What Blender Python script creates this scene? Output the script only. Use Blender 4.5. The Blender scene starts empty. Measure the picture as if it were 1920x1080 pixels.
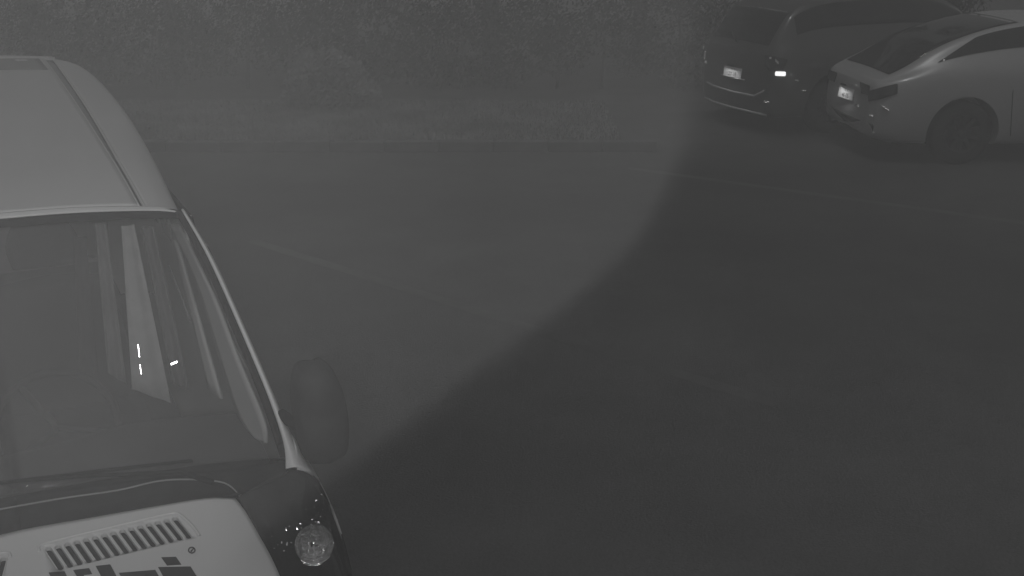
import bpy, bmesh, math, random
from mathutils import Vector, Matrix
random.seed(7)
R = math.radians
SC = bpy.context.scene
COL = SC.collection

# ------------------------------------------------------------------ camera
cd = bpy.data.cameras.new('camera'); cam = bpy.data.objects.new('camera', cd); COL.objects.link(cam)
cam.location = (0, 0, 2.6); cam.rotation_euler = (R(90 - 19), 0, 0)
cd.sensor_width = 36; cd.lens = 2100 / 1920 * 36; cd.clip_start = .05; cd.clip_end = 400
SC.camera = cam

# ------------------------------------------------------------------ night sky (seen in monochrome by the camera)
W = bpy.data.worlds.new('World'); SC.world = W; W.use_nodes = True
nt = W.node_tree; nt.nodes.clear()
sky = nt.nodes.new('ShaderNodeTexSky'); sky.sky_type = 'NISHITA'; sky.sun_disc = False
sky.sun_elevation = R(76); sky.sun_rotation = R(200)
bw = nt.nodes.new('ShaderNodeRGBToBW'); bg = nt.nodes.new('ShaderNodeBackground'); wo = nt.nodes.new('ShaderNodeOutputWorld')
nt.links.new(sky.outputs[0], bw.inputs[0]); nt.links.new(bw.outputs[0], bg.inputs[0]); nt.links.new(bg.outputs[0], wo.inputs[0])
bg.inputs[1].default_value = .038

# weak high moon
sd = bpy.data.lights.new('moon', 'SUN'); sd.energy = .42; sd.angle = R(6); sd.color = (1, 1, 1)
so = bpy.data.objects.new('moon', sd); COL.objects.link(so); so.rotation_euler = (R(14), 0, R(-20))

# the security camera's own infrared lamp beside its lens, and unseen beams added behind it
def spot(name, loc, target, watts, size, blend, radius):
    l = bpy.data.lights.new(name, 'SPOT'); l.energy = watts; l.spot_size = R(size); l.spot_blend = blend; l.shadow_soft_size = radius
    o = bpy.data.objects.new(name, l); COL.objects.link(o); o.location = loc
    o.rotation_euler = (Vector(target) - Vector(loc)).to_track_quat('-Z', 'Y').to_euler()
spot('infrared_flood', (.10, -.05, 2.76), (-.05, 2.4, 0), 22, 100, 1.0, .02)
LAMP = Vector((-.065, -.571, 2.773))               # unseen lamp added behind camera to light mist; added shade (below) cuts the beam
spot('mist_beam', LAMP, LAMP + Vector((-.28, 1.0, .18)), 100, 120, .9, .0022)
spot('mist_beam', LAMP + Vector((-.012, 0, .004)), LAMP + Vector((-.31, .99, -.24)), 130, 36, .8, .0022)  # added narrow beam, brightens the mist on the left

vs = SC.view_settings; vs.view_transform = 'Standard'; vs.look = 'None'; vs.exposure = 0; vs.gamma = 1; vs.use_curve_mapping = False
SC.cycles.volume_bounces = 0; SC.cycles.max_bounces = 8; SC.cycles.transparent_max_bounces = 16
SC.cycles.sample_clamp_indirect = 2.0
SC.cycles.use_denoising = True

# ------------------------------------------------------------------ materials
def mat(name, c, rough=.6, metal=0., noise=0., nscale=4., bump=0., bscale=60., coat=0., spec=.5, detail=4):
    m = bpy.data.materials.new(name); m.use_nodes = True; t = m.node_tree; b = t.nodes['Principled BSDF']
    b.inputs['Base Color'].default_value = (c, c, c, 1); b.inputs['Roughness'].default_value = rough
    b.inputs['Metallic'].default_value = metal; b.inputs['Coat Weight'].default_value = coat
    b.inputs['Coat Roughness'].default_value = .08; b.inputs['Specular IOR Level'].default_value = spec
    tc = t.nodes.new('ShaderNodeTexCoord')
    if noise:
        n = t.nodes.new('ShaderNodeTexNoise'); n.inputs['Scale'].default_value = nscale; n.inputs['Detail'].default_value = detail
        mr = t.nodes.new('ShaderNodeMapRange'); mr.inputs[1].default_value = .3; mr.inputs[2].default_value = .7
        mr.inputs[3].default_value = c * (1 - noise); mr.inputs[4].default_value = c * (1 + noise)
        t.links.new(tc.outputs['Object'], n.inputs['Vector']); t.links.new(n.outputs[0], mr.inputs[0]); t.links.new(mr.outputs[0], b.inputs['Base Color'])
    if bump:
        n2 = t.nodes.new('ShaderNodeTexNoise'); n2.inputs['Scale'].default_value = bscale; n2.inputs['Detail'].default_value = 3
        bp = t.nodes.new('ShaderNodeBump'); bp.inputs['Strength'].default_value = bump; bp.inputs['Distance'].default_value = .01
        t.links.new(tc.outputs['Object'], n2.inputs['Vector']); t.links.new(n2.outputs[0], bp.inputs['Height']); t.links.new(bp.outputs[0], b.inputs['Normal'])
    return m
def glassmat(name, tint, dust=.04, rough=.03, dustc=.5):
    m = bpy.data.materials.new(name); m.use_nodes = True; t = m.node_tree; t.nodes.clear()
    o = t.nodes.new('ShaderNodeOutputMaterial'); tr = t.nodes.new('ShaderNodeBsdfTransparent'); gl = t.nodes.new('ShaderNodeBsdfGlossy')
    df = t.nodes.new('ShaderNodeBsdfDiffuse'); fr = t.nodes.new('ShaderNodeFresnel'); m1 = t.nodes.new('ShaderNodeMixShader'); m2 = t.nodes.new('ShaderNodeMixShader')
    tr.inputs[0].default_value = (tint, tint, tint, 1); gl.inputs['Roughness'].default_value = rough; gl.inputs[0].default_value = (1, 1, 1, 1)
    df.inputs[0].default_value = (dustc, dustc, dustc, 1); fr.inputs[0].default_value = 1.45
    m1.inputs[0].default_value = dust
    ge = t.nodes.new('ShaderNodeNewGeometry'); ir = t.nodes.new('ShaderNodeMapRange'); ir.inputs[3].default_value = 1.45; ir.inputs[4].default_value = 1/1.45
    t.links.new(ge.outputs['Backfacing'], ir.inputs[0]); t.links.new(ir.outputs[0], fr.inputs[0])
    tc = t.nodes.new('ShaderNodeTexCoord'); n = t.nodes.new('ShaderNodeTexNoise'); n.inputs['Scale'].default_value = 3.5; n.inputs['Detail'].default_value = 5
    mr = t.nodes.new('ShaderNodeMapRange'); mr.inputs[1].default_value = .3; mr.inputs[2].default_value = .75
    mr.inputs[3].default_value = dust * .7; mr.inputs[4].default_value = dust * 1.4
    t.links.new(tc.outputs['Object'], n.inputs['Vector']); t.links.new(n.outputs[0], mr.inputs[0]); t.links.new(mr.outputs[0], m1.inputs[0])
    t.links.new(tr.outputs[0], m1.inputs[1]); t.links.new(df.outputs[0], m1.inputs[2])
    t.links.new(fr.outputs[0], m2.inputs[0]); t.links.new(m1.outputs[0], m2.inputs[1]); t.links.new(gl.outputs[0], m2.inputs[2])
    t.links.new(m2.outputs[0], o.inputs[0]); return m

M = dict(
    van=mat('van_white_paint', .47, .38, noise=.035, nscale=1.6, bump=.02, bscale=9, coat=.25),
    groove=mat('roof_channel_rubber', .20, .7, noise=.1, nscale=20),
    black=mat('black_plastic', .02, .8, noise=.3, nscale=14, bump=.06, bscale=120, spec=.08),
    housing=mat('mirror_housing', .045, .8, noise=.2, nscale=12, spec=.1),
    rubber=mat('rubber', .02, .9, spec=.04),
    cabin=mat('dark_cabin_trim', .018, .85, noise=.2, nscale=8, spec=.2),
    curtain=mat('pale_curtain_cloth', .5, .9, noise=.12, nscale=14, bump=.1, bscale=80),
    trim=mat('pale_cabin_trim', .38, .6, noise=.05),
    trim2=mat('grey_curtain_cloth', .18, .9, noise=.15, nscale=9),
    trim3=mat('dark_curtain_cloth', .11, .9, noise=.15, nscale=9),
    chrome=mat('chrome', .85, .12, 1.),
    mirror=mat('reflector_bowl', .85, .16, 1., noise=.5, nscale=45, bump=1., bscale=70),
    facet=mat('prism_reflector', .95, .17, 1.),
    decal=mat('black_vinyl_lettering', .012, .7, spec=.2),
    glass=glassmat('windscreen_glass', .92, .035, .03),
    tint=glassmat('tinted_glass', .25, .02),
    lens=glassmat('clear_lens', .95, .02, .05),
    silver=mat('silver_paint', .52, .36, .2, coat=.3, noise=.03, nscale=2),
    grey=mat('dark_grey_paint', .10, .35, .2, coat=.3, noise=.05, nscale=2),
    lampred=mat('dark_tail_lamp_lens', .025, .25, coat=.4),
    plate=mat('number_plate_paint', .8, .5),
    char=mat('number_plate_character', .06, .6),
    wheel=mat('wheel_alloy', .04, .45, .5, noise=.2, nscale=9),
    tyre=mat('tyre_rubber', .018, .85, bump=.2, bscale=90, spec=.2),
    kerb=mat('kerb_concrete', .09, .9, noise=.25, nscale=5, bump=.3, bscale=50),
    bark=mat('bark', .10, .95, noise=.4, nscale=7, bump=.8, bscale=25),
    wall=mat('pale_wall_render', .42, .9, noise=.12, nscale=2, bump=.2, bscale=40),
    soil=mat('soil', .05, .95, noise=.4, nscale=2, bump=.6, bscale=15),
)
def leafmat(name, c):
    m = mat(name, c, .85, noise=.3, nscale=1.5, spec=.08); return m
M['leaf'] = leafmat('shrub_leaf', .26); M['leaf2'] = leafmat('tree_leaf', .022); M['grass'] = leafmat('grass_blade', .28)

# asphalt: worn, with resurfaced darker patches and a coarse aggregate
def asphalt():
    m = bpy.data.materials.new('asphalt'); m.use_nodes = True; t = m.node_tree; b = t.nodes['Principled BSDF']
    tc = t.nodes.new('ShaderNodeTexCoord')
    def noise(s, d=5, r=.55):
        n = t.nodes.new('ShaderNodeTexNoise'); n.inputs['Scale'].default_value = s; n.inputs['Detail'].default_value = d; n.inputs['Roughness'].default_value = r
        t.links.new(tc.outputs['Object'], n.inputs['Vector']); return n
    a, c, e = noise(.22, 3), noise(2.2, 6), noise(70, 2)
    def mr(src, lo, hi, a0, a1):
        q = t.nodes.new('ShaderNodeMapRange'); q.inputs[1].default_value = lo; q.inputs[2].default_value = hi; q.inputs[3].default_value = a0; q.inputs[4].default_value = a1
        t.links.new(src, q.inputs[0]); return q.outputs[0]
    def mul(x, y):
        q = t.nodes.new('ShaderNodeMath'); q.operation = 'MULTIPLY'; t.links.new(x, q.inputs[0]); t.links.new(y, q.inputs[1]); return q.outputs[0]
    v = mul(mul(mr(a.outputs[0], .35, .65, .030, .085), mr(c.outputs[0], .3, .7, .82, 1.18)), mr(e.outputs[0], .3, .7, .8, 1.2))
    t.links.new(v, b.inputs['Base Color']); b.inputs['Roughness'].default_value = .9; b.inputs['Specular IOR Level'].default_value = .25
    bp = t.nodes.new('ShaderNodeBump'); bp.inputs['Strength'].default_value = .25; bp.inputs['Distance'].default_value = .004
    vo = t.nodes.new('ShaderNodeTexVoronoi'); vo.inputs['Scale'].default_value = 80; t.links.new(tc.outputs['Object'], vo.inputs['Vector'])
    t.links.new(vo.outputs[0], bp.inputs['Height']); t.links.new(bp.outputs[0], b.inputs['Normal']); return m
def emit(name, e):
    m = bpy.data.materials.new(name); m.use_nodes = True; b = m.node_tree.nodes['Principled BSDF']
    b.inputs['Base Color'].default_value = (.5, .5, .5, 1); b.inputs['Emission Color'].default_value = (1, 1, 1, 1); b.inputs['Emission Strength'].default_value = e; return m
M['glowing'] = emit('reflector_glow', 1.6)  # emission stands in for the glint of a tail reflector
M['asphalt'] = asphalt()
def wornpaint():
    m = mat('worn_line_paint', .16, .8); t = m.node_tree; b = t.nodes['Principled BSDF']
    tc = t.nodes.new('ShaderNodeTexCoord'); n = t.nodes.new('ShaderNodeTexNoise'); n.inputs['Scale'].default_value = 3.5; n.inputs['Detail'].default_value = 8; n.inputs['Roughness'].default_value = .7
    r = t.nodes.new('ShaderNodeMapRange'); r.inputs[1].default_value = .42; r.inputs[2].default_value = .62; r.inputs[3].default_value = .052; r.inputs[4].default_value = .08
    t.links.new(tc.outputs['Object'], n.inputs['Vector']); t.links.new(n.outputs[0], r.inputs[0]); t.links.new(r.outputs[0], b.inputs['Base Color']); return m
M['line'] = wornpaint()

# ------------------------------------------------------------------ helpers
def link(name, verts, faces, m, parent=None, smooth=True):
    me = bpy.data.meshes.new(name); me.from_pydata([tuple(v) for v in verts], [], faces); me.validate(); me.update()
    if smooth:
        for p in me.polygons: p.use_smooth = True
    if m: me.materials.append(m)
    o = bpy.data.objects.new(name, me); COL.objects.link(o); o.parent = parent
    return o
def thing(name, label, cat, loc=(0, 0, 0), rz=0, group=None):
    o = bpy.data.objects.new(name, None); COL.objects.link(o); o.location = loc; o.rotation_euler = (0, 0, rz)
    o['label'] = label; o['category'] = cat
    if group: o['group'] = group
    return o
def bevel(o, w=.004, seg=2, ang=35):
    md = o.modifiers.new('bevel', 'BEVEL'); md.width = w; md.segments = seg; md.limit_method = 'ANGLE'; md.angle_limit = R(ang); return o
def box(name, lo, hi, m, parent=None, bev=.004):
    x0, y0, z0 = lo; x1, y1, z1 = hi
    v = [(x0,y0,z0),(x1,y0,z0),(x1,y1,z0),(x0,y1,z0),(x0,y0,z1),(x1,y0,z1),(x1,y1,z1),(x0,y1,z1)]
    f = [(0,3,2,1),(4,5,6,7),(0,1,5,4),(1,2,6,5),(2,3,7,6),(3,0,4,7)]
    o = link(name, v, f, m, parent, False)
    if bev: bevel(o, bev)
    return o
def cr(p, t):                                   # Catmull-Rom through a list of points, t in 0..len-1
    n = len(p); i = min(int(t), n - 2); f = t - i
    a, b, c, d = p[max(i-1, 0)], p[i], p[i+1], p[min(i+2, n-1)]
    return tuple(.5*((2*b[k]) + (-a[k]+c[k])*f + (2*a[k]-5*b[k]+4*c[k]-d[k])*f*f + (-a[k]+3*b[k]-3*c[k]+d[k])*f**3) for k in range(len(b)))
def surf(rows, u, v): return Vector(cr([cr(r, v) for r in rows], u))
def patch(name, rows, m, parent, nu=4, nv=4, thick=.004, u=None, v=None, off=0., mirror=False, vfun=None):
    """smooth panel through a grid of points; mirror adds its twin on the other side"""
    U = len(rows) - 1; V = len(rows[0]) - 1; u0, u1 = u or (0, U); v0, v1 = v or (0, V)
    NU = max(1, round((u1-u0)*nu)); NV = max(1, round((v1-v0)*nv)); P = []
    for i in range(NU+1):
        a = u0 + (u1-u0)*i/NU
        b0, b1 = vfun(a) if vfun else (v0, v1)
        for j in range(NV+1):
            b = b0 + (b1-b0)*j/NV; p = surf(rows, a, b)
            if off:
                e = .02; du = surf(rows, min(a+e, U), b) - surf(rows, max(a-e, 0), b); dv = surf(rows, a, min(b+e, V)) - surf(rows, a, max(b-e, 0))
                n = du.cross(dv); n = n.normalized() if n.length > 1e-9 else Vector((0, 0, 1)); p = p + n*off
            P.append(p)
    F = [(i*(NV+1)+j, i*(NV+1)+j+1, (i+1)*(NV+1)+j+1, (i+1)*(NV+1)+j) for i in range(NU) for j in range(NV)]
    if mirror and min(p.x for p in P) > .012:
        tw = link(name, [Vector((-p.x, p.y, p.z)) for p in P], [tuple(reversed(f)) for f in F], m, parent)
        if thick: s2 = tw.modifiers.new('solid', 'SOLIDIFY'); s2.thickness = thick; s2.offset = 0
        mirror = False
    if mirror:
        n = len(P); P = P + [Vector((-p.x, p.y, p.z)) for p in P]; F = F + [tuple(n+k for k in reversed(f)) for f in F]
    o = link(name, P, F, m, parent)
    if thick:
        s = o.modifiers.new('solid', 'SOLIDIFY'); s.thickness = thick; s.offset = 0
    return o
def tube(name, pts, r, m, parent=None, seg=8, closed=False):
    P, F = [], []; n = len(pts); pts = [Vector(p) for p in pts]; rr = r if isinstance(r, (list, tuple)) else [r]*n
    for i, p in enumerate(pts):
        d = (pts[(i+1) % n] - pts[i-1]) if closed else (pts[min(i+1, n-1)] - pts[max(i-1, 0)])
        d.normalize(); a = d.cross(Vector((0, 0, 1)));
        if a.length < .1: a = d.cross(Vector((1, 0, 0)))
        a.normalize(); b = d.cross(a)
        for k in range(seg):
            t = 2*math.pi*k/seg; P.append(p + rr[i]*(a*math.cos(t) + b*math.sin(t)))
    for i in range(n if closed else n-1):
        for k in range(seg):
            j = (i+1) % n; F.append((i*seg+k, i*seg+(k+1) % seg, j*seg+(k+1) % seg, j*seg+k))
    if not closed: F += [tuple(range(seg-1, -1, -1)), tuple((n-1)*seg+k for k in range(seg))]
    return link(name, P, F, m, parent)
def lathe(name, prof, m, parent, seg=32, M4=None):
    """profile (radius, height) spun round local z, placed by the matrix M4"""
    P, F = [], []
    for r_, h_ in prof:
        for k in range(seg):
            t = 2*math.pi*k/seg; p = Vector((r_*math.cos(t), r_*math.sin(t), h_)); P.append(M4 @ p if M4 else p)
    for i in range(len(prof)-1):
        for k in range(seg): F.append((i*seg+k, i*seg+(k+1) % seg, (i+1)*seg+(k+1) % seg, (i+1)*seg+k))
    return link(name, P, F, m, parent)
def smooth(p, n=5): return [cr(p, k/n) for k in range((len(p)-1)*n)] + [p[-1]]
def cut(o, cutters):
    for c in cutters:
        md = o.modifiers.new('cut', 'BOOLEAN'); md.operation = 'DIFFERENCE'; md.solver = 'EXACT'; md.object = c
    dg = bpy.context.evaluated_depsgraph_get(); dg.update()
    me = bpy.data.meshes.new_from_object(o.evaluated_get(dg)); o.modifiers.clear(); o.data = me
    for c in cutters: bpy.data.objects.remove(c)
def extrude_poly(name, pts, d, m, parent, bev=0):
    """closed outline of 3-D points pushed along the vector d"""
    n = len(pts); d = Vector(d); P = [Vector(p) for p in pts] + [Vector(p) + d for p in pts]
    F = [tuple(range(n)), tuple(range(2*n-1, n-1, -1))] + [(i, i+n, (i+1) % n + n, (i+1) % n) for i in range(n)]
    o = link(name, P, F, m, parent, False)
    if bev: bevel(o, bev)
    return o

# ------------------------------------------------------------------ ground
def sheet(name, poly, z, m, kind='structure'):
    o = link(name, [(x, y, z) for x, y in poly], [tuple(range(len(poly)))], m, None, False); o['kind'] = kind; return o
sheet('ground', [(-32, -12), (32, -12), (32, 52), (-32, 52)], 0, M['soil'])
sheet('parking_lot_asphalt', [(-31, -11), (31, -11), (31, 14.3), (4.5, 15.5), (1.9, 14.45), (-31, 14.45)], .004, M['asphalt'])
def strip(name, a, b, w, z, m, n=24):
    a, b = Vector(a), Vector(b); d = (b-a); q = Vector((-d.y, d.x)).normalized()*w/2; P, F = [], []
    for i in range(n+1):
        c = a + d*i/n; j = random.uniform(.82, 1.1); P += [(c.x-q.x*j, c.y-q.y*j, z), (c.x+q.x*j, c.y+q.y*j, z)]
        if i: F.append((2*i-2, 2*i-1, 2*i+1, 2*i))
    o = link(name, P, F, m, None, False); o['kind'] = 'structure'; return o
strip('parking_line', (-2.1, 8.7), (1.45, 5.58), .11, .008, M['line'])
strip('parking_line', (1.2, 11.33), (4.9, 8.9), .11, .008, M['line'])
strip('parking_line', (5.0, 14.6), (8.9, 11.0), .11, .008, M['line'])

# raised verge with a kerb of separate stones
VX0, VX1, VY0, VY1 = -24., 1.35, 12.12, 14.45
vb = box('grass_verge_bank', (VX0, VY0+.12, -.02), (VX1-.12, VY1+.4, .11), M['soil'], None, .02); vb['kind'] = 'structure'
verge_kerb = thing('verge_kerb', 'low concrete kerb along the near edge of the pale grass verge', 'kerb', (0, VY0, 0))
n = 0; x = -11.0; kme = None
while x < VX1 - .15:
    if kme is None:
        k = box('kerb_stone', (0, 0, 0), (.595, .12, .12), M['kerb'], verge_kerb, .012); kme = k.data
    else:
        k = bpy.data.objects.new('kerb_stone', kme); COL.objects.link(k); k.parent = verge_kerb
        b_ = k.modifiers.new('bevel', 'BEVEL'); b_.width = .012; b_.segments = 2
    k.location = (x, random.uniform(-.006, .006), random.uniform(-.004, .004)); x += .6
def blades(name, n, fx, fy, z0, hmin, hmax, m, w=.006, parent=None):
    P, F = [], []
    for i in range(n):
        X, Y = fx(), fy(); h = random.uniform(hmin, hmax); a = random.uniform(0, 6.28); l = random.uniform(0, h*.7); b = random.uniform(0, 6.28)
        dx, dy = w*math.cos(a), w*math.sin(a)
        P += [(X-dx, Y-dy, z0), (X+dx, Y+dy, z0), (X+l*math.cos(b), Y+l*math.sin(b), z0+h)]; F.append((3*i, 3*i+1, 3*i+2))
    return link(name, P, F, m, parent, False)
g = blades('grass', 60000, lambda: min(random.uniform(-9, VX1-.13), random.uniform(-3, VX1+1.2)), lambda: random.uniform(VY0+.13, VY1+.3), .10, .02, .07, M['grass'], .012)
g['kind'] = 'stuff'; g['label'] = 'short pale grass covering the verge behind the kerb'; g['category'] = 'grass'

# unseen sheet and rods added as a beam-shaping shade, just behind the camera
def sight(u, v): 
    a = R(19); x, y = (u-960)/2100, (540-v)/2100
    return Vector((x, math.cos(a)+y*math.sin(a), -math.sin(a)+y*math.cos(a)))
blocker = thing('light_blocker', 'unseen black sheet and rods added as a beam-cutting shade behind the security camera', 'light blocker', LAMP)
DIR0 = sight(900, 500).normalized(); ed = []
for u, v in ((690, 2600), (672, 1080), (662, 905), (700, 833), (850, 722), (1000, 612), (1120, 524), (1190, 462), (1235, 385), (1258, 300), (1270, 180), (1275, 0), (1275, -900)):
    d = sight(u, v); ed.append(d * (.30 / d.dot(DIR0)))
right = Vector((1, 0, 0)); up = DIR0.cross(right)*-1
far_ = [ed[-1] + Vector((.6, 0, 0)), ed[0] + Vector((.7, 0, 0))]
extrude_poly('beam_blocker', ed + far_, DIR0*.0012, M['black'], blocker)
tube('blocker_arm', [(.0, -.02, .02), (0, -.25, .02), (0, -.6, .02)], .012, M['black'], blocker, 10)
tube('blocker_stay', [(.0, -.02, .02), (.12, .1, .06), ed[-1] + Vector((.05, 0, -.1))], .006, M['black'], blocker, 8)
# ------------------------------------------------------------------ shrub, trees, hedge row behind
def leaves(name, clumps, per, size, m, parent, flat=1.):
    P, F = [], []
    for (cx, cy, cz, r) in clumps:
        for _ in range(int(per*(r**1.6))):
            d = Vector((random.gauss(0, 1), random.gauss(0, 1), random.gauss(0, 1))).normalized()*r*random.uniform(.55, 1.05)
            c = Vector((cx, cy, cz)) + Vector((d.x, d.y, d.z*flat))
            if c.z < .05: continue
            n_ = Vector((random.gauss(0, 1), random.gauss(0, 1), random.gauss(0, 1)+.4)).normalized(); a = n_.orthogonal().normalized(); b = n_.cross(a)
            s = size*random.uniform(.6, 1.3); k = len(P)
            P += [c-a*s, c+b*s*.45, c+a*s, c-b*s*.45]; F.append((k, k+1, k+2, k+3))
    return link(name, P, F, m, parent, False)
def tree(loc, h, r, label, lean=(0, 0), m='leaf2', per=2300, size=.05, trunk_r=.12):
    t = thing('tree', label, 'tree', loc, 0, 'trees behind the verge')
    pts = [(lean[0]*k*k, lean[1]*k*k, h*.72*k) for k in (0, .15, .35, .6, .8, 1)]
    tube('trunk', pts, [trunk_r*1.35, trunk_r, trunk_r*.85, trunk_r*.65, trunk_r*.45, .02], M['bark'], t, 9)
    top = Vector(pts[-1])
    for i in range(6):
        k = random.uniform(.4, .9); a = i*1.05 + random.uniform(-.3, .3); s = Vector((lean[0]*k*k, lean[1]*k*k, h*.72*k)); e = s + Vector((math.cos(a)*r*.75, math.sin(a)*r*.75, h*.2))
        tube('limb', [s, (s+e)/2 + Vector((0, 0, .12)), e], [trunk_r*.4, trunk_r*.25, .012], M['bark'], t, 6)
    cl = []
    for i in range(26):
        a = random.uniform(0, 6.28); q = math.sqrt(random.random())*r; z = h*random.uniform(.42, 1.0)
        q *= 1.15 - .75*abs(z/h - .68)/.32*.6
        cl.append((top.x*z/h + q*math.cos(a), top.y*z/h + q*math.sin(a), z, random.uniform(.28, .55)*r*.6))
    leaves('crown', cl, per, size, M[m], t, .8)
    return t
bush = thing('shrub', 'small rounded shrub standing alone at the back edge of the verge', 'shrub', (-2.30, 14.15, .10))
cl = [(0, 0, .38, .36), (.28, .05, .30, .28), (-.30, .02, .34, .26), (.02, -.1, .58, .22), (-.2, -.05, .56, .19), (.24, -.06, .5, .2), (.46, .0, .2, .2), (-.44, 0, .18, .18), (.1, .1, .2, .4)]
leaves('foliage', cl, 6500, .035, M['leaf'], bush)
for i in range(7):
    a = i*.9; tube('stem', [(0, 0, -.02), (.1*math.cos(a), .1*math.sin(a), .2), (.28*math.cos(a), .28*math.sin(a), .42)], [.018, .012, .005], M['bark'], bush, 6)
T = [(-7.6, 18.2, 6.2, 1.9, 'broad dark tree at the far left, mostly behind the white van'),
     (-5.0, 17.0, 5.4, 1.5, 'slender leaning tree left of the small shrub'),
     (-2.7, 19.2, 6.6, 2.0, 'tall dark tree rising directly behind the small shrub'),
     (-.3, 17.4, 5.0, 1.5, 'lower bushy tree just right of the small shrub'),
     (2.1, 19.0, 6.4, 1.9, 'tall tree midway between the small shrub and the parked cars'),
     (4.4, 20.5, 6.8, 2.1, 'tall dark tree behind the dark parked hatchback')]
for i, (x, y, h, r, lb) in enumerate(T): tree((x, y, 0), h, r, lb, (random.uniform(-.8, .8), random.uniform(-.3, .3)), trunk_r=random.uniform(.1, .16))
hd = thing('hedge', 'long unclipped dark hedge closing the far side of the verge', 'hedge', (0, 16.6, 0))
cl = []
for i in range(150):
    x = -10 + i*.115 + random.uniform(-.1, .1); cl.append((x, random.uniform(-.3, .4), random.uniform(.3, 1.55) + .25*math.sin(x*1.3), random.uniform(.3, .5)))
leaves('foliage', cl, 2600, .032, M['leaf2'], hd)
for i in range(24):
    x = -9.6 + i*.7 + random.uniform(-.3, .3); tube('stem', [(x, 0, -.02), (x+.05, .05, .7), (x-.04, .1, 1.3)], [.03, .02, .008], M['bark'], hd, 6)
pw = thing('boundary_wall', 'pale rendered wall seen over the white coupe', 'wall', (9.4, 23, 0))
box('wall_panel', (-2.2, 0, -.02), (5, .2, 1.3), M['wall'], pw, .01)
box('coping', (-2.25, -.04, 1.3), (5.05, .24, 1.38), M['kerb'], pw, .01)

# ------------------------------------------------------------------ the white van (local x = sideways, y = towards its rear)
van = thing('van', 'white van with sloping bonnet louvres and black cowl parked close at the left', 'van', (-1.165, 2.323, 0), R(26.3))
pz = lambda b: .869 + .7*b            # windscreen plane
# roof, shoulders and sides: sections from the screen header to the tail
def section(zt, gi, go, ws):
    m = max(ws, .62)
    return [(0, zt), (gi*.55, zt-.003), (gi, zt-.016), (go, zt-.030), (go+(ws-go)*.5, zt-.044), (ws-.014, zt-.080), (ws, zt-.150), (m+.02, 1.42), (m+.04 if ws > .7 else .745, 1.18), (.81, .92), (.82, .62), (.81, .38), (.74, .27)]
ST = [(1.115, 1.676, .480, .516, .640), (1.42, 1.69, .483, .522, .655), (1.84, 1.703, .486, .529, .682), (2.5, 1.712, .490, .545, .718), (3.2, 1.715, .496, .560, .748), (4.0, 1.712, .502, .572, .765), (4.6, 1.705, .507, .582, .764), (5.0, 1.695, .507, .588, .748), (5.25, 1.675, .50, .585, .715)]
rows = [[(l, b, z) for l, z in section(zt, gi, go, ws)] for b, zt, gi, go, ws in ST]
rows[0][0] = (0, 1.15, 1.680); rows[0][1] = (.28, 1.14, 1.674); rows[0][2] = (.48, 1.128, 1.660)
body = patch('body', rows, M['van'], van, 5, 4, .006, mirror=True, v=(3, 12))
patch('roof_panel', rows, M['van'], van, 5, 5, .006, mirror=True, v=(0, 2.14))
patch('roof_channel', rows, M['groove'], van, 5, 4, .004, mirror=True, v=(2.12, 2.98), off=0.0).location.z = -.014
# bright lips on both sides of the channel
for j, (vv, rr) in enumerate(((2.16, .004), (2.96, .006))):
    P = [surf(rows, k*.25, vv) for k in range(31)]
    tube('channel_lip', P, rr, M['van'], van, 8); tube('channel_lip', [(-p.x, p.y, p.z) for p in P], rr, M['van'], van, 8)
# tail panel, rear spoiler
tail = [[(l, 5.25, z) for l, z in section(*ST[-1][1:])], [(l*.97, 5.33, z - .03*(z > 1)) for l, z in section(1.655, .49, .57, .67)], [(l*.90, 5.39, z - .08*(z > 1)) for l, z in section(1.62, .46, .53, .62)], [(l*.3, 5.42, .9 + (z-.9)*.5) for l, z in section(1.6, .4, .5, .6)]]
patch('tail_panel', tail, M['van'], van, 3, 3, .006, mirror=True)
sr = [[(x, b_, surf(rows, u_, 2*abs(x)/.5).z + .003) for x in (-.5, -.25, 0, .25, .5)] for b_, u_ in ((4.35, 5.58), (4.6, 6), (4.85, 6.6), (5.02, 7.05))]
patch('roof_seal', sr, M['groove'], van, 3, 4, .004)
sp = [[(x, b_, z_ - .09*abs(x)**2) for x in (-.6, -.3, 0, .3, .6)] for b_, z_ in ((5.05, 1.694), (5.14, 1.700), (5.22, 1.69), (5.25, 1.672))]
patch('rear_spoiler', sp, M['van'], van, 4, 4, .012)
# windscreen glass, bulging a little
def wp(l, b, bulge): return (l, b - bulge*.35, pz(b) + bulge*.5)
ws = []
for k, (bl, bc, le) in enumerate(((.30, .345, .722), (.47, .50, .715), (.70, .73, .690), (.92, .95, .660), (1.10, 1.145, .618))):
    ws.append([wp(0, bc, .0), wp(le*.35, bc-.006, .0), wp(le*.7, bc-.02, .0), wp(le*.93, bl+.005, 0), wp(le, bl-.004, -.004)])
glass = patch('windscreen', ws, M['glass'], van, 5, 5, .005, mirror=True)
# black ceramic border printed round the glass
patch('screen_border', ws, M['black'], van, 6, 3, .002, mirror=True, v=(3.35, 4), off=-.006)
patch('screen_border', ws, M['black'], van, 4, 6, .002, mirror=True, u=(3.72, 4), v=(0, 3.4), off=-.006)
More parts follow.
